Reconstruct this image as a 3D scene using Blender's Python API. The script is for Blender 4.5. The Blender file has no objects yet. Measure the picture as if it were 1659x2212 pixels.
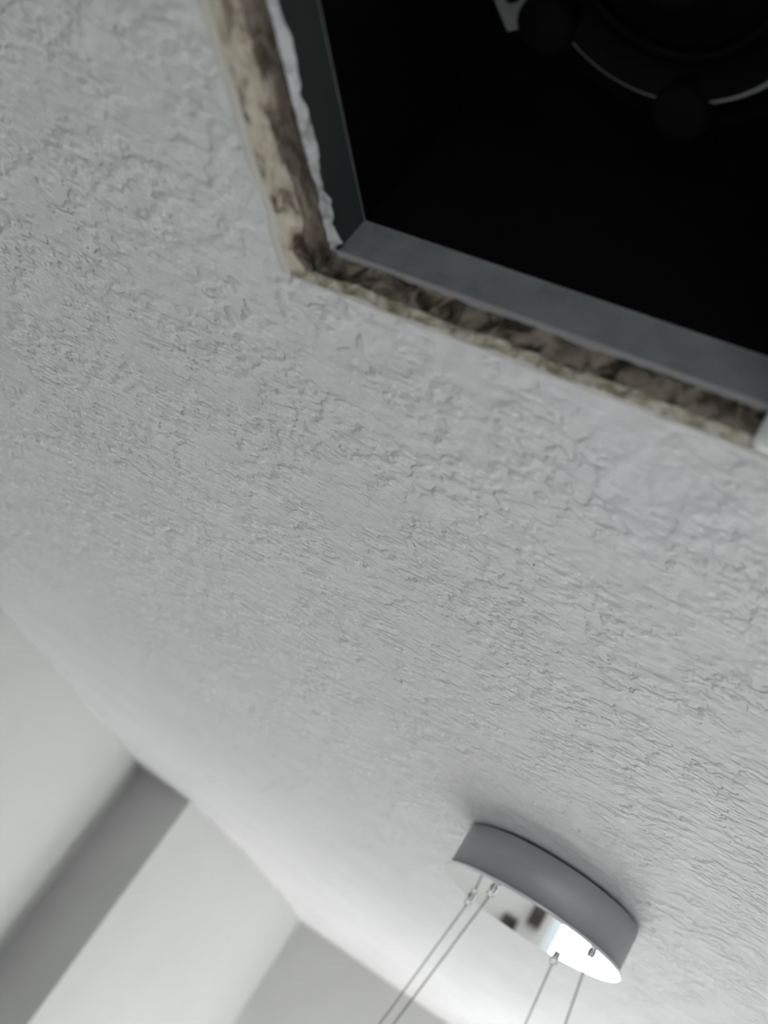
import bpy, bmesh, math, random
from mathutils import Vector, Matrix, noise
random.seed(7)
S = bpy.context.scene
C = S.collection
PI = math.pi
CZ = 2.40                                  # ceiling height

# ------------------------------------------------------------------ camera
F, PITCH, ROLL, YAW, HC = 2242.2, 0.4040, 0.6355, -0.4593, 0.28
cd = bpy.data.cameras.new('camera'); cam = bpy.data.objects.new('camera', cd); C.objects.link(cam)
fw = Vector((0, math.cos(PITCH), math.sin(PITCH))); rt = Vector((1, 0, 0)); up = rt.cross(fw)
r2 = math.cos(ROLL)*rt + math.sin(ROLL)*up
u2 = -math.sin(ROLL)*rt + math.cos(ROLL)*up
rot = Matrix.Rotation(-YAW, 3, 'Z')
r2, u2, fw = rot @ r2, rot @ u2, rot @ fw
m = Matrix((r2, u2, -fw)).transposed().to_4x4(); m.translation = Vector((0, 0, CZ-HC))
cam.matrix_world = m
cd.sensor_fit = 'VERTICAL'; cd.sensor_height = 36.0; cd.sensor_width = 27.0
cd.lens = F/2212*36.0
cd.clip_start = 0.01
cd.dof.use_dof = True; cd.dof.focus_distance = 0.78; cd.dof.aperture_fstop = 5.6
S.camera = cam

# ------------------------------------------------------------------ light
w = bpy.data.worlds.new('overcast'); S.world = w; w.use_nodes = True
bg = w.node_tree.nodes['Background']
bg.inputs[0].default_value = (0.99, 0.985, 1.0, 1); bg.inputs[1].default_value = 7.5   # white overcast day
sl = bpy.data.lights.new('bounce_sun', 'SUN'); sl.energy = 66.0; sl.angle = 0.06; sl.color = (1.0, 0.98, 0.96)
sun = bpy.data.objects.new('bounce_sun', sl); C.objects.link(sun)
sun.rotation_euler = Vector((-1.0, -0.05, -0.80)).to_track_quat('-Z', 'Y').to_euler()   # added sun through the side window, bouncing off the floor to lift the ceiling
S.view_settings.view_transform = 'Standard'; S.view_settings.look = 'None'
S.view_settings.exposure = 0.0; S.view_settings.gamma = 1.0; S.view_settings.use_curve_mapping = False
S.cycles.max_bounces = 6; S.cycles.diffuse_bounces = 5; S.cycles.glossy_bounces = 4
S.cycles.transparent_max_bounces = 12

WIN1 = (-0.56, 0.80, 0.30, 1.90)           # far wall: x0 x1 z0 z1
WIN2 = (4.00, 4.86, 0.06, 2.33)            # right wall: y0 y1 z0 z1
WIN_FILL = (0.15, 1.45, 0.50, 1.60)            # back wall, window added as fill light: x0 x1 z0 z1
YF, XR, YB = 4.98, 1.60, -1.70
def portal(name, loc, rotm, sx, sy):
    l = bpy.data.lights.new(name, 'AREA'); l.shape = 'RECTANGLE'; l.size = sx; l.size_y = sy
    l.cycles.is_portal = True
    o = bpy.data.objects.new(name, l); C.objects.link(o); o.location = loc; o.rotation_euler = rotm
portal('window_daylight', ((WIN1[0]+WIN1[1])/2, YF+0.14, (WIN1[2]+WIN1[3])/2), (-PI/2, 0, 0), WIN1[1]-WIN1[0], WIN1[3]-WIN1[2])
portal('window_daylight', ((WIN_FILL[0]+WIN_FILL[1])/2, YB-0.14, (WIN_FILL[2]+WIN_FILL[3])/2), (PI/2, 0, 0), WIN_FILL[1]-WIN_FILL[0], WIN_FILL[3]-WIN_FILL[2])  # portal of the added fill window
portal('window_daylight', (XR+0.14, (WIN2[0]+WIN2[1])/2, (WIN2[2]+WIN2[3])/2), (0, PI/2, 0), WIN2[3]-WIN2[2], WIN2[1]-WIN2[0])

# ------------------------------------------------------------------ materials
def mat(name, col, rough=0.6, metal=0.0, spec=0.5):
    mt = bpy.data.materials.new(name); mt.use_nodes = True
    b = mt.node_tree.nodes['Principled BSDF']
    b.inputs['Base Color'].default_value = (*col, 1); b.inputs['Roughness'].default_value = rough
    b.inputs['Metallic'].default_value = metal; b.inputs['Specular IOR Level'].default_value = spec
    return mt
def nd(mt, t, **kw):
    n = mt.node_tree.nodes.new(t)
    for k, v in kw.items(): setattr(n, k, v)
    return n
def lk(mt, a, b): mt.node_tree.links.new(a, b)
def bsdf(mt): return mt.node_tree.nodes['Principled BSDF']
def noise_node(mt, scale, detail=2, rough=0.5, vec=None, dist=0.0):
    n = nd(mt, 'ShaderNodeTexNoise'); n.inputs['Scale'].default_value = scale
    n.inputs['Detail'].default_value = detail; n.inputs['Roughness'].default_value = rough
    n.inputs['Distortion'].default_value = dist
    if vec is None:
        tc = nd(mt, 'ShaderNodeTexCoord'); vec = tc.outputs['Object']
    lk(mt, vec, n.inputs['Vector']); return n
def ramp(mt, src, stops, interp='LINEAR'):
    r = nd(mt, 'ShaderNodeValToRGB'); r.color_ramp.interpolation = interp
    e = r.color_ramp.elements
    while len(e) < len(stops): e.new(0.5)
    for k, (p, c) in enumerate(stops):
        e[k].position = p; e[k].color = (*c, 1) if len(c) == 3 else c
    lk(mt, src, r.inputs[0]); return r
def bump(mt, h, strength, dist):
    b = nd(mt, 'ShaderNodeBump'); b.inputs['Strength'].default_value = strength; b.inputs['Distance'].default_value = dist
    lk(mt, h, b.inputs['Height']); lk(mt, b.outputs[0], bsdf(mt).inputs['Normal']); return b

# trowelled, painted plaster of the ceiling: soft ridges with flattened tops
M = {}
mt = M['ceiling'] = mat('painted_textured_plaster', (0.76, 0.755, 0.765), 0.62, 0, 0.35)
n1 = noise_node(mt, 84, 2, 0.5)
rp = ramp(mt, n1.outputs[0], [(0.36, (0, 0, 0)), (0.50, (0.5,)*3), (0.68, (1, 1, 1))], 'EASE')
n2 = noise_node(mt, 22, 1, 0.5)
rp2 = ramp(mt, n2.outputs[0], [(0.36, (0.35,)*3), (0.55, (1, 1, 1))])
mx = nd(mt, 'ShaderNodeMath', operation='MULTIPLY'); lk(mt, rp.outputs[0], mx.inputs[0]); lk(mt, rp2.outputs[0], mx.inputs[1])
bump(mt, mx.outputs[0], 0.9, 0.0032)
n3 = noise_node(mt, 5, 2, 0.6)
rp3 = ramp(mt, n3.outputs[0], [(0.35, (0.735, 0.73, 0.745)), (0.7, (0.775, 0.765, 0.79))]); lk(mt, rp3.outputs[0], bsdf(mt).inputs['Base Color'])

def wallmat(name, c):
    mt = mat(name, c, 0.7, 0, 0.3)
    n = noise_node(mt, 3, 3); r = ramp(mt, n.outputs[0], [(0.3, tuple(x*0.97 for x in c)), (0.7, tuple(min(1, x*1.02) for x in c))])
    lk(mt, r.outputs[0], bsdf(mt).inputs['Base Color'])
    nb = noise_node(mt, 120, 0); bump(mt, nb.outputs[0], 0.12, 0.0008)
    return mt
M['wall'] = wallmat('painted_wall', (0.56, 0.56, 0.555))
mt = M['floor'] = mat('oak_laminate', (0.42, 0.34, 0.26), 0.45)
n = noise_node(mt, 4, 5, 0.6); r = ramp(mt, n.outputs[0], [(0.3, (0.58, 0.57, 0.56)), (0.7, (0.68, 0.67, 0.66))]); lk(mt, r.outputs[0], bsdf(mt).inputs['Base Color'])
M['frame'] = mat('pale_blue_white_window_paint', (0.72, 0.80, 0.85), 0.4)
mt = M['pane'] = bpy.data.materials.new('window_glass'); mt.use_nodes = True
nt = mt.node_tree; nt.nodes.remove(nt.nodes['Principled BSDF'])
tr = nd(mt, 'ShaderNodeBsdfTransparent'); tr.inputs[0].default_value = (0.95, 0.97, 0.96, 1)
gl = nd(mt, 'ShaderNodeBsdfGlossy'); gl.inputs['Roughness'].default_value = 0.02
fr = nd(mt, 'ShaderNodeFresnel'); fr.inputs[0].default_value = 1.45
mxs = nd(mt, 'ShaderNodeMixShader'); lk(mt, fr.outputs[0], mxs.inputs[0]); lk(mt, tr.outputs[0], mxs.inputs[1]); lk(mt, gl.outputs[0], mxs.inputs[2])
lk(mt, mxs.outputs[0], nt.nodes['Material Output'].inputs['Surface'])

# broken board at the opening: tan gypsum and paper, brown damp and black mould
def edge_mat(name, stops, sc=70, sq=(1, 1, 1)):
    mt = mat(name, (0.4, 0.35, 0.28), 0.95, 0, 0.1)
    tc = nd(mt, 'ShaderNodeTexCoord'); mp = nd(mt, 'ShaderNodeMapping'); mp.inputs['Scale'].default_value = sq
    lk(mt, tc.outputs['Object'], mp.inputs[0])
    n = noise_node(mt, sc, 5, 0.62, mp.outputs[0], 0.6)
    r = ramp(mt, n.outputs[0], stops); lk(mt, r.outputs[0], bsdf(mt).inputs['Base Color'])
    nb = noise_node(mt, 240, 4, 0.6); bump(mt, nb.outputs[0], 0.8, 0.0015)
    return mt
M['tan'] = edge_mat('broken_gypsum', [(0.33, (0.09, 0.065, 0.055)), (0.42, (0.29, 0.245, 0.20)), (0.50, (0.58, 0.53, 0.43)), (0.60, (0.68, 0.63, 0.53)), (0.68, (0.82, 0.79, 0.71))], 62, (1.6, 0.6, 1.6))
M['brown'] = edge_mat('damp_mouldy_board', [(0.34, (0.03, 0.026, 0.022)), (0.46, (0.15, 0.125, 0.10)), (0.58, (0.30, 0.25, 0.205)), (0.68, (0.50, 0.44, 0.37))], 62, (1.6, 0.6, 1.6))
M['mould'] = edge_mat('black_mould_on_board', [(0.36, (0.035, 0.03, 0.024)), (0.46, (0.13, 0.11, 0.085)), (0.55, (0.30, 0.26, 0.215)), (0.70, (0.42, 0.37, 0.31))], 70)
M['cream'] = edge_mat('torn_cream_paper', [(0.30, (0.22, 0.19, 0.13)), (0.48, (0.50, 0.46, 0.36)), (0.62, (0.74, 0.71, 0.62))], 140)
M['paper'] = edge_mat('torn_white_paper', [(0.30, (0.20, 0.19, 0.19)), (0.42, (0.60, 0.60, 0.62)), (0.60, (0.80, 0.80, 0.84))], 90)
M['paint'] = mat('old_paint_bead', (0.66, 0.65, 0.595), 0.9, 0, 0.1)
nb = noise_node(M['paint'], 160, 3); bump(M['paint'], nb.outputs[0], 0.5, 0.001)
# fan
mt = M['galv'] = mat('galvanised_sheet', (0.40, 0.43, 0.43), 0.55, 0.35)
n = noise_node(mt, 60, 4, 0.6); r = ramp(mt, n.outputs[0], [(0.3, (0.30, 0.325, 0.325)), (0.7, (0.42, 0.445, 0.45))]); lk(mt, r.outputs[0], bsdf(mt).inputs['Base Color'])
M['dark_sheet'] = mat('dark_collar_sheet', (0.062, 0.075, 0.074), 0.85, 0.0, 0.2)  # darker sheet, used on the left collar side only
M['lip'] = mat('bare_metal_lip', (0.66, 0.67, 0.69), 0.45, 0.3)
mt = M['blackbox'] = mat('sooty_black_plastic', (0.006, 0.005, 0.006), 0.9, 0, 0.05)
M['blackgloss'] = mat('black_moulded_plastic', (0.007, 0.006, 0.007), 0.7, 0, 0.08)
M['dullgrey'] = mat('dusty_grey_metal', (0.27, 0.29, 0.28), 0.6, 0.2)
M['white'] = mat('white_moulded_plastic', (0.78, 0.80, 0.80), 0.45)
# lamp
mt = M['satin'] = mat('satin_grey_metal', (0.44, 0.44, 0.455), 0.55, 0.25)
n = noise_node(mt, 14, 3); r = ramp(mt, n.outputs[0], [(0.3, (0.41, 0.41, 0.425)), (0.7, (0.47, 0.47, 0.485))]); lk(mt, r.outputs[0], bsdf(mt).inputs['Base Color'])
M['mirror'] = mat('polished_chrome', (0.93, 0.94, 0.95), 0.03, 1.0)
M['chrome'] = mat('chrome_hook', (0.70, 0.70, 0.72), 0.12, 1.0)
mt = M['cord'] = mat('clear_grey_cord', (0.36, 0.35, 0.35), 0.7, 0, 0.2)
bsdf(mt).inputs['Alpha'].default_value = 0.28
M['darkframe'] = mat('dark_walnut', (0.03, 0.022, 0.018), 0.5)
M['print'] = mat('dark_print', (0.05, 0.045, 0.05), 0.6)
n = noise_node(M['print'], 30, 3); r = ramp(M['print'], n.outputs[0], [(0.4, (0.02, 0.018, 0.02)), (0.7, (0.08, 0.07, 0.07))]); lk(M['print'], r.outputs[0], bsdf(M['print']).inputs['Base Color'])

# ------------------------------------------------------------------ mesh helpers
def obj(name, bm, material, parent=None, smooth=False):
    me = bpy.data.meshes.new(name); bmesh.ops.recalc_face_normals(bm, faces=bm.faces[:]) if len(bm.faces) else None
    bm.to_mesh(me); bm.free()
    if smooth:
        for p in me.polygons: p.use_smooth = True
    me.materials.append(M[material]); o = bpy.data.objects.new(name, me); C.objects.link(o)
    if parent is not None:
        o.parent = parent; o.matrix_parent_inverse = parent.matrix_world.inverted()
    return o
def empty(name, loc, label=None, cat=None, group=None, kind=None):
    o = bpy.data.objects.new(name, None); C.objects.link(o); o.location = loc
    o.empty_display_size = 0.05
    o.matrix_world = Matrix.Translation(loc)
    tag(o, label, cat, group, kind); return o
def tag(o, label=None, cat=None, group=None, kind=None):
    if label: o['label'] = label
    if cat: o['category'] = cat
    if group: o['group'] = group
    if kind: o['kind'] = kind
    return o
def box(bm, x0, x1, y0, y1, z0, z1, bev=0.0):
    vs = [bm.verts.new((x, y, z)) for z in (z0, z1) for y in (y0, y1) for x in (x0, x1)]
    fs = [bm.faces.new([vs[i] for i in q]) for q in ((0, 2, 3, 1), (4, 5, 7, 6), (0, 1, 5, 4), (2, 6, 7, 3), (0, 4, 6, 2), (1, 3, 7, 5))]
    if bev:
        es = list({e for f in fs for e in f.edges})
        bmesh.ops.bevel(bm, geom=es, offset=bev, segments=2, affect='EDGES', profile=0.5)
def boxes(*bs, bev=0.0):
    bm = bmesh.new()
    for b in bs: box(bm, *b, bev=bev)
    return bm
def lathe(prof, cx, cy, n=64, close=False):
    """profile of (radius, z) turned about the vertical through (cx, cy)"""
    bm = bmesh.new(); rings = []
    for r, z in prof:
        if r < 1e-6: rings.append([bm.verts.new((cx, cy, z))])
        else: rings.append([bm.verts.new((cx+r*math.cos(2*PI*k/n), cy+r*math.sin(2*PI*k/n), z)) for k in range(n)])
    pairs = list(zip(rings, rings[1:])) + ([(rings[-1], rings[0])] if close else [])
    for a, b in pairs:
        for k in range(n):
            q = [a[k % len(a)], a[(k+1) % len(a)], b[(k+1) % len(b)], b[k % len(b)]]
            q = list(dict.fromkeys(q))
            if len(q) > 2: bm.faces.new(q)
    return bm
def tube(pts, rad, n=8, cap=True, closed=False):
    bm = bmesh.new(); pts = [Vector(p) for p in pts]; rings = []
    N = len(pts)
    ref = None
    for i, p in enumerate(pts):
        if closed: t = pts[(i+1) % N]-pts[i-1]
        else: t = pts[min(i+1, N-1)]-pts[max(i-1, 0)]
        t.normalize()
        if ref is None: ref = t.orthogonal().normalized()
        ref = (ref-t*ref.dot(t)).normalized(); s = t.cross(ref)
        rr = rad[i] if isinstance(rad, (list, tuple)) else rad
        rings.append([bm.verts.new(p+rr*(math.cos(2*PI*k/n)*ref+math.sin(2*PI*k/n)*s)) for k in range(n)])
    for i in range(N if closed else N-1):
        a, b = rings[i], rings[(i+1) % N]
        for k in range(n): bm.faces.new((a[k], a[(k+1) % n], b[(k+1) % n], b[k]))
    if cap and not closed: bm.faces.new(rings[0][::-1]); bm.faces.new(rings[-1])
    return bm
def nz(x, s, k=0): return noise.noise(Vector((x*s, k*7.31, k*3.7)))

# ------------------------------------------------------------------ the room
# ceiling: one slab of plaster with the ragged opening left by the fan's cover
HX0, HX1, HY0, HY1 = -0.312, -0.045, 0.106, 0.374
TB = 0.0218                                              # thickness of the board
NS = 60
def side(k, t):
    """point on the ragged edge of the hole; k: 0 far, 1 right, 2 near, 3 left; t runs 0..1"""
    if k == 0: x, y = HX0+t*(HX1-HX0), HY1; nx, ny = 0, 1
    elif k == 1: x, y = HX1, HY1+t*(HY0-HY1); nx, ny = 1, 0
    elif k == 2: x, y = HX1+t*(HX0-HX1), HY0; nx, ny = 0, -1
    else: x, y = HX0, HY0+t*(HY1-HY0); nx, ny = -1, 0
    env = min(1, 12*min(t, 1-t))
    d = env*(0.0018*nz(t, 9, k)+0.0010*nz(t, 30, k+9)+0.0006*nz(t, 70, k+17))
    return x+nx*d, y+ny*d
loop = [side(k, i/NS) for k in range(4) for i in range(NS)]
bm = bmesh.new()
OX0, OX1, OY0, OY1 = -2.1, XR+0.12, YB-0.12, YF+0.12
inner = [bm.verts.new((x, y, CZ)) for x, y in loop]
mid = []
for k, (x, y) in enumerate(loop):
    cx, cy = (HX0+HX1)/2, (HY0+HY1)/2
    mid.append((k, x, y))
outer = [bm.verts.new(p) for p in ((OX0, OY1, CZ), (OX1, OY1, CZ), (OX1, OY0, CZ), (OX0, OY0, CZ))]
for k in range(4):
    seg = inner[k*NS:(k+1)*NS]+[inner[((k+1)*NS) % (4*NS)]]
    o0, o1 = outer[k], outer[(k+1) % 4]
    for i in range(NS//2): bm.faces.new((seg[i], seg[i+1], o0))
    for i in range(NS//2, NS): bm.faces.new((seg[i], seg[i+1], o1))
    bm.faces.new((seg[NS//2], o1, o0))
for f in bm.faces:
    f.normal_update()
    if f.normal.z > 0: f.normal_flip()
me_c = obj('ceiling', bm, 'ceiling'); tag(me_c, 'white textured plaster ceiling with a ragged square opening', None, None, 'structure')
ceil = me_c

def strip(k, prof, jit=0.0, n=NS, seed=0, t0=0.0, t1=1.0):
    """a strip that follows side k of the hole; prof = list of (inward offset, height) from the ragged edge"""
    bm = bmesh.new(); rows = []
    for i in range(n+1):
        t = t0+(t1-t0)*i/n; x, y = side(k, t)
        ix, iy = ((0, -1), (-1, 0), (0, 1), (1, 0))[k]
        row = []
        for q, (o, z) in enumerate(prof):
            j = 0 if q == 0 else jit*(nz(t, 14, seed+q)+0.7*nz(t, 45, seed+q+5))
            jz = 0 if q == 0 else jit*0.8*(nz(t, 17, seed+q+11)+0.6*nz(t, 50, seed+q+23))
            row.append(bm.verts.new((x+ix*(o+j), y+iy*(o+j), CZ+z+jz)))
        rows.append(row)
    for a, b in zip(rows, rows[1:]):
        for q in range(len(prof)-1): bm.faces.new((a[q], a[q+1], b[q+1], b[q]))
    return bm
L_IN = 0.0128                                            # how far the board has crumbled back on the left
# left side: a crumbled tan slope, then the damp upright cut
obj('broken_gypsum_edge', strip(3, [(0, 0), (0.003, 0.0010), (0.0065, 0.0022), (0.0095, 0.0035), (L_IN-0.001, 0.0065)], 0.0011, 120, 31, 0.0, 1.01), 'tan', ceil)
obj('damp_board_edge', strip(3, [(L_IN-0.002, 0.0055), (L_IN, 0.010), (L_IN+0.0005, 0.015), (L_IN, TB+0.001)], 0.0009, 120, 41, 0.0, 1.015), 'brown', ceil)
for k in (0, 1, 2):
    obj('torn_paper_edge', strip(k, [(0, 0), (0.0004, 0.002), (0.0016, 0.0048), (0.0010, 0.0068)], 0.0016, 120, 51+k), 'cream', ceil)
    obj('damp_board_edge', strip(k, [(-0.0006, 0.0), (0.0, 0.008), (0.0004, 0.014), (0.0, TB+0.001)], 0.0007, 120, 61+k), 'mould' if k != 1 else 'brown', ceil)
# bead of old paint that edged the cover
obj('paint_bead', strip(3, [(-0.0052, 0.0003), (-0.0044, -0.0009), (-0.0026, -0.0014), (-0.0010, -0.0012), (0.0004, -0.0006), (0.0008, 0.0012)], 0.0004, 90, 71, 0.0, 0.995), 'paint', ceil, True)
pts = [(HX0+(HX1-HX0)*i/40, HY1+0.0016+0.0010*nz(i/40, 8, 8), CZ+0.0001) for i in range(41)]
obj('paint_bead', tube(pts, [0.0009*(0.8+0.5*nz(i/40, 9, 6)) for i in range(41)]), 'paint', ceil, True)

# walls: thick, a little bowed as old plaster is
def wall(name, line, label, z0=0.0, z1=CZ+0.03, th=0.12, flip=1):
    bm = bmesh.new(); a = []; b = []
    n = len(line)
    for i, (x, y) in enumerate(line):
        p, q = line[max(i-1, 0)], line[min(i+1, n-1)]
        d = Vector((q[0]-p[0], q[1]-p[1])).normalized(); nn = Vector((-d.y, d.x))*flip*th
        a.append((bm.verts.new((x, y, z0)), bm.verts.new((x, y, z1))))
        b.append((bm.verts.new((x+nn.x, y+nn.y, z0)), bm.verts.new((x+nn.x, y+nn.y, z1))))
    for i in range(n-1):
        bm.faces.new((a[i][0], a[i+1][0], a[i+1][1], a[i][1]))
        bm.faces.new((b[i][0], b[i][1], b[i+1][1], b[i+1][0]))
        bm.faces.new((a[i][1], a[i+1][1], b[i+1][1], b[i][1])); bm.faces.new((a[i][0], b[i][0], b[i+1][0], a[i+1][0]))
    for i in (0, n-1): bm.faces.new((a[i][0], a[i][1], b[i][1], b[i][0]))
    o = obj(name, bm, 'wall'); tag(o, label, None, None, 'structure'); return o
def bez(p0, p1, p2, n=10):
    return [tuple((1-t)**2*a+2*t*(1-t)*b+t*t*c for a, b, c in zip(p0, p1, p2)) for t in (i/n for i in range(n+1))]
wall('wall_left', [(-1.50, YB)]+bez((-1.52, 1.6), (-1.545, 2.35), (-1.70, 3.13)), 'pale grey wall running up to the corner recess')
wall('wall_corner', [(-1.70, 3.13), (-1.48, 3.105)], 'short shaded wall face jutting out beside the left wall', flip=1)
wall('wall_alcove', bez((-1.48, 3.105), (-1.33, 3.95), (-1.55, YF), 12), 'bright white wall behind the jutting corner', flip=1)
def wall_hole(name, lab, u0, u1, hole, axis, at, out):
    a0, a1, z0, z1 = hole; top = CZ+0.03
    rects = [(u0, a0, 0, top), (a1, u1, 0, top), (a0, a1, 0, z0), (a0, a1, z1, top)]
    bm = bmesh.new()
    for p, q, r, s in rects:
        if axis == 'x': box(bm, p, q, min(at, at+out), max(at, at+out), r, s)
        else: box(bm, min(at, at+out), max(at, at+out), p, q, r, s)
    bmesh.ops.remove_doubles(bm, verts=bm.verts[:], dist=1e-5)
    o = obj(name, bm, 'wall'); tag(o, lab, None, None, 'structure')
wall_hole('wall_far', 'beige far wall at the end of the room', -1.75, XR+0.12, WIN1, 'x', YF, 0.12)
wall_hole('wall_right', 'pale wall with the wide window', YB-0.12, YF, WIN2, 'y', XR, 0.12)
wall_hole('wall_back', 'pale wall behind', -1.6, XR, WIN_FILL, 'x', YB, -0.12)
fl = empty('floor', (0, 0, 0), 'light oak plank floor', None, None, 'structure')
bm = boxes((-2.1, XR+0.12, YB-0.12, YF+0.12, -0.06, -0.012)); obj('subfloor', bm, 'floor', fl)
ref = None
for i in range(24):
    x0 = -2.1+i*0.205
    for j in range(4):
        off = (i % 3)*0.55; y0 = YB-0.12+j*1.9-off; y1 = y0+1.897
        y0 = max(y0, YB-0.12); y1 = min(y1, YF+0.12)
        if y1-y0 < 0.05 or x0+0.203 > XR+0.12: continue
        obj('plank', boxes((x0, x0+0.203, y0, y1, -0.012, 0.0)), 'floor', fl)

def window(name, hole, axis, at, label, nm, sg=1):
    a0, a1, z0, z1 = hole
    mid = (a0+a1)/2
    loc = (mid, at+sg*0.05, z0) if axis == 'x' else (at+0.05, mid, z0)
    e = empty(name, loc, label, None, None, 'structure')
    def bb(p, q, r, s, d0, d1):
        d0, d1 = sorted((sg*d0, sg*d1))
        return (p, q, at+d0, at+d1, r, s) if axis == 'x' else (at+d0, at+d1, p, q, r, s)
    f = 0.05
    for q in ((a0, a0+f, z0, z1), (a1-f, a1, z0, z1), (a0+f, a1-f, z1-f, z1), (a0+f, a1-f, z0, z0+f)):
        obj('window_frame', boxes(bb(*q, 0.02, 0.09), bev=0.004), 'frame', e)
    wd = (a1-a0-2*f)/nm
    for k in range(nm):
        p = a0+f+k*wd
        if k: obj('mullion', boxes(bb(p-0.02, p+0.02, z0+f, z1-f, 0.025, 0.085), bev=0.004), 'frame', e)
        obj('pane', boxes(bb(p+(0.02 if k else 0), p+wd-(0.02 if k < nm-1 else 0), z0+f, z1-f, 0.05, 0.056)), 'pane', e)
    obj('sill', boxes(bb(a0-0.03, a1+0.03, z0-0.03, z0, -0.05, 0.10), bev=0.005), 'frame', e)
window('window_1', WIN1, 'x', YF, 'white window in the far wall', 1)
window('window_2', WIN2, 'y', XR, 'tall white window in the right wall', 2)
window('fill_window', WIN_FILL, 'x', YB, 'added fill-light window in the wall behind', 2, -1)

# ------------------------------------------------------------------ exhaust fan above the opening
fan = empty('exhaust_fan', (-0.178, 0.24, CZ+TB), 'dark uncovered exhaust fan set in the ragged ceiling opening', 'fan')
z0 = CZ+TB+0.001
IX0, IX1, IY0, IY1 = HX0+L_IN+0.001, HX1, HY0, HY1-0.0005
E1 = z0+0.026                                            # folded rim of the metal collar
T = 0.0012
def collar(k):
    W = 0.012
    if k == 'left':  a = (IX0, IX0+T, IY0, IY1, z0, E1)
    if k == 'right': a = (IX1-T, IX1, IY0, IY1, z0, E1)
    if k == 'far':   a = (IX0, IX1, IY1-T, IY1, z0, E1)
    if k == 'near':  a = (IX0, IX1, IY0, IY0+T, z0, E1)
    return boxes(a)
for k in ('far', 'left', 'right', 'near'): obj('collar_side', collar(k), 'dark_sheet' if k == 'left' else 'galv', fan)  # left side is a darker sheet than the other three
# lip folded outwards over the board: seals the gap and shows as a bright line
W = 0.03
for q in ((IX0-W, IX0+0.0012, IY0-W, IY1+W), (IX1-0.0012, IX1+W, IY0-W, IY1+W), (IX0, IX1, IY1-0.0018, IY1+W), (IX0, IX1, IY0-W, IY0+0.0012)):
    obj('lip', boxes((q[0], q[1], q[2], q[3], z0-0.0012, z0+0.0012)), 'lip', fan)
# folded-in rim, then the black plastic box
R = 0.0016
obj('folded_rim', boxes((IX0, IX1, IY1-R, IY1, E1, E1+0.001), (IX0, IX1, IY0, IY0+R, E1, E1+0.001), (IX0, IX0+R, IY0, IY1, E1, E1+0.001), (IX1-R, IX1, IY0, IY1, E1, E1+0.001)), 'galv', fan)
ZT = CZ+0.150
BX0, BX1, BY0, BY1 = IX0+0.002, IX1-0.002, IY0+0.002, IY1-0.002
bm = bmesh.new()
box(bm, BX0-0.002, BX0, BY0-0.002, BY1+0.002, E1+0.0005, ZT); box(bm, BX1, BX1+0.002, BY0-0.002, BY1+0.002, E1+0.0005, ZT)
box(bm, BX0, BX1, BY0-0.002, BY0, E1+0.0005, ZT); box(bm, BX0, BX1, BY1, BY1+0.002, E1+0.0005, ZT)
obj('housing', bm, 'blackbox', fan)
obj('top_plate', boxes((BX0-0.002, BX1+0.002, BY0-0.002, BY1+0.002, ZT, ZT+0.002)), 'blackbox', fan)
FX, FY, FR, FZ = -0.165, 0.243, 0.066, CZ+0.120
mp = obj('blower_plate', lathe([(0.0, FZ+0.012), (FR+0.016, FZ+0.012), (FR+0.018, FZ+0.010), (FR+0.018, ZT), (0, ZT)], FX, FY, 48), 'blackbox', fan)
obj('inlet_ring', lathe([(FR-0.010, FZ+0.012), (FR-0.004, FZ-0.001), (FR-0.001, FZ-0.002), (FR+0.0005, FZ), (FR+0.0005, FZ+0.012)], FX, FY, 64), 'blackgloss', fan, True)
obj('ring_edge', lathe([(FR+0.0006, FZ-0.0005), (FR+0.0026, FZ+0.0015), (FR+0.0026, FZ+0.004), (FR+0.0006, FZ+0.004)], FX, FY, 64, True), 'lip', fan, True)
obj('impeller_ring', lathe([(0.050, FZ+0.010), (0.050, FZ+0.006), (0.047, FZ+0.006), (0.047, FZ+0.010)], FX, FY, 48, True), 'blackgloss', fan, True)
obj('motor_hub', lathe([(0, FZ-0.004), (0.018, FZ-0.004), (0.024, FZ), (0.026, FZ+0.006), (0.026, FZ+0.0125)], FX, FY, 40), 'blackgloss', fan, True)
for d in (81, 144, 205, 262, 318, 22):
    a = math.radians(d); rr = FR+0.006
    obj('mount_knob', lathe([(0, FZ-0.006), (0.011, FZ-0.006), (0.0140, FZ-0.004), (0.0145, FZ-0.001), (0.0145, FZ+0.008), (0.008, FZ+0.012)], FX+rr*math.cos(a), FY+rr*math.sin(a), 24), 'blackgloss', fan, True)
for d in (157, 337):
    bm = boxes((FR+0.000, FR+0.030, -0.017, 0.017, FZ+0.002, FZ+0.004), bev=0.0006)
    bm.transform(Matrix.Translation((FX, FY, 0)) @ Matrix.Rotation(math.radians(d), 4, 'Z'))
    br = obj('bracket', bm, 'dullgrey', fan)
    sc = lathe([(0, FZ-0.001), (0.003, FZ-0.001), (0.004, FZ+0.002)], FX+(FR+0.018)*math.cos(math.radians(d)), FY+(FR+0.018)*math.sin(math.radians(d)), 16)
    obj('screw', sc, 'blackgloss', br, True)
# white spring tab at the far right of the opening
bm = boxes((-0.0620, -0.0520, IY1-0.0105, IY1-0.001, CZ-0.002, CZ+TB+0.004), bev=0.0024)
tb = obj('spring_tab', bm, 'white', fan, True); tag(tb, 'white plastic tab')
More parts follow.
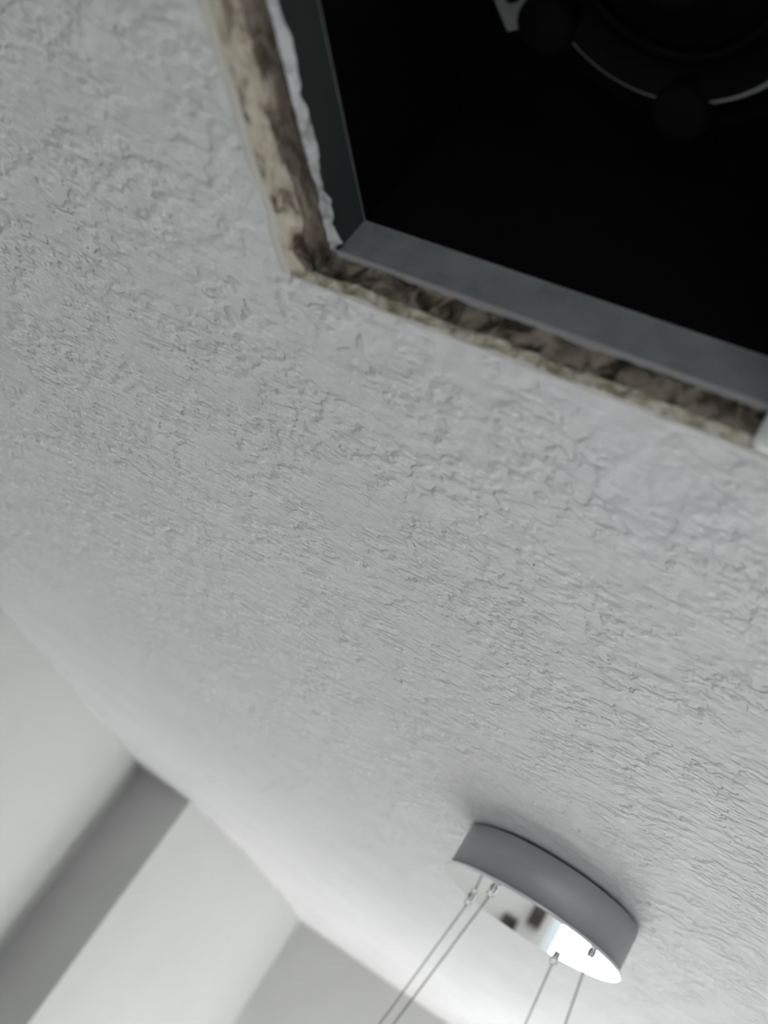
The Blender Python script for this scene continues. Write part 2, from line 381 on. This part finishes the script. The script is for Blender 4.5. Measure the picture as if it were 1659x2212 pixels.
# torn white paper left standing along the left lip
def torn(t0, t1, wid, seed):
    bm = bmesh.new(); n = 40; rows = []
    for i in range(n+1):
        t = i/n; y = HY0+(HY1-HY0)*(t0+(t1-t0)*t)
        ww = wid*(0.85+0.8*nz(t, 3, seed)+0.22*nz(t, 13, seed+1))*min(1, 6*t+0.15, 6*(1-t)+0.15)
        x = IX0-0.0006+0.0006*nz(t, 6, seed+3)
        z = z0-0.0030+0.001*nz(t, 9, seed+2)
        rows.append([bm.verts.new((x, y, z)), bm.verts.new((x+max(0.0006, ww)*0.6, y, z+0.0012)), bm.verts.new((x+max(0.0008, ww), y, z+0.0035)), bm.verts.new((x+max(0.0006, ww)*0.6, y, z+0.0016)), bm.verts.new((x, y, z+0.0005))])
    for a, b in zip(rows, rows[1:]):
        for q in range(5): bm.faces.new((a[q], a[(q+1) % 5], b[(q+1) % 5], b[q]))
    bm.faces.new(rows[0]); bm.faces.new(rows[-1][::-1])
    return bm
for t0, t1, wd, sd in ((0.00, 0.42, 0.0060, 3), (0.40, 0.66, 0.0062, 8), (0.62, 0.86, 0.0052, 13), (0.84, 0.985, 0.0052, 19)):
    obj('torn_paper', torn(t0, t1, wd, sd), 'paper', ceil)

# ------------------------------------------------------------------ pendant lamp with a mirrored canopy
PX, PY, PR, PT = -0.1707, 1.315, 0.1196, 0.0611
lamp = empty('pendant_lamp', (PX, PY, CZ), 'round grey metal ceiling canopy with a mirrored face and thin hanging cords', 'lamp')
obj('mounting_ring', lathe([(0, CZ), (0.104, CZ), (0.104, CZ-0.006), (0, CZ-0.006)], PX, PY, 64), 'blackbox', lamp)
RB = 0.1145
cb = lathe([(0, CZ-0.004), (RB-0.001, CZ-0.004), (RB, CZ-0.005), (RB, CZ-PT+0.004), (0, CZ-PT+0.004)], PX, PY, 128)
o = obj('canopy', cb, 'satin', lamp)
for p in o.data.polygons: p.use_smooth = abs(p.normal.z) < 0.5
pl = lathe([(0, CZ-PT+0.004), (PR-0.001, CZ-PT+0.004), (PR, CZ-PT+0.003), (PR, CZ-PT+0.001), (PR-0.001, CZ-PT), (0, CZ-PT)], PX, PY, 128)
obj('mirror_plate', pl, 'mirror', lamp)
hooks = [(-0.043, -0.072), (-0.086, 0.066), (0.082, -0.052), (0.036, 0.098)]
ZB = CZ-PT; RING = 0.26; ZR = CZ-1.05
for hx, hy in hooks:
    x, y = PX+hx, PY+hy; a = math.atan2(hy, hx)
    hk = obj('hook', lathe([(0, ZB-0.005), (0.0030, ZB-0.005), (0.0045, ZB-0.003), (0.0048, ZB), (0, ZB)], x, y, 20), 'chrome', lamp, True)
    pts = [(x+0.004*math.cos(t), y, ZB-0.0080+0.004*math.sin(t)) for t in (2*PI*i/20 for i in range(20))]
    obj('loop', tube(pts, 0.0011, 8, closed=True), 'chrome', hk, True)
    e = (PX+RING*math.cos(a), PY+RING*math.sin(a), ZR+0.012)
    obj('cord', tube([(x, y, ZB-0.0115), ((x+e[0])/2, (y+e[1])/2, (ZB-0.0115+e[2])/2), e], 0.0019, 8), 'cord', lamp, True)
ringp = [(RING-0.012, ZR+0.014), (RING+0.012, ZR+0.014), (RING+0.014, ZR+0.012), (RING+0.014, ZR-0.012), (RING+0.012, ZR-0.014), (RING-0.012, ZR-0.014), (RING-0.014, ZR-0.012), (RING-0.014, ZR+0.012)]
obj('lamp_ring', lathe(ringp, PX, PY, 72, True), 'satin', lamp)

# ------------------------------------------------------------------ small pictures on the far wall, seen in the mirrored canopy
def picture(cx, cz, wd, ht, label):
    e = empty('picture_frame', (cx, YF-0.010, cz-ht/2), label, 'picture', 'small pictures on the far wall')
    y0, y1, f = YF-0.018, YF-0.0005, 0.012
    for q in ((cx-wd/2, cx-wd/2+f, cz-ht/2, cz+ht/2), (cx+wd/2-f, cx+wd/2, cz-ht/2, cz+ht/2), (cx-wd/2+f, cx+wd/2-f, cz+ht/2-f, cz+ht/2), (cx-wd/2+f, cx+wd/2-f, cz-ht/2, cz-ht/2+f)):
        obj('frame_bar', boxes((q[0], q[1], y0, y1, q[2], q[3]), bev=0.002), 'darkframe', e)
    obj('print', boxes((cx-wd/2+f, cx+wd/2-f, y0+0.008, y1, cz-ht/2+f, cz+ht/2-f)), 'print', e)
picture(-0.625, CZ-0.712, 0.062, 0.10, 'small dark framed picture nearer the window on the far wall')
picture(-0.722, CZ-0.612, 0.072, 0.085, 'small dark framed picture higher up and farther from the window')
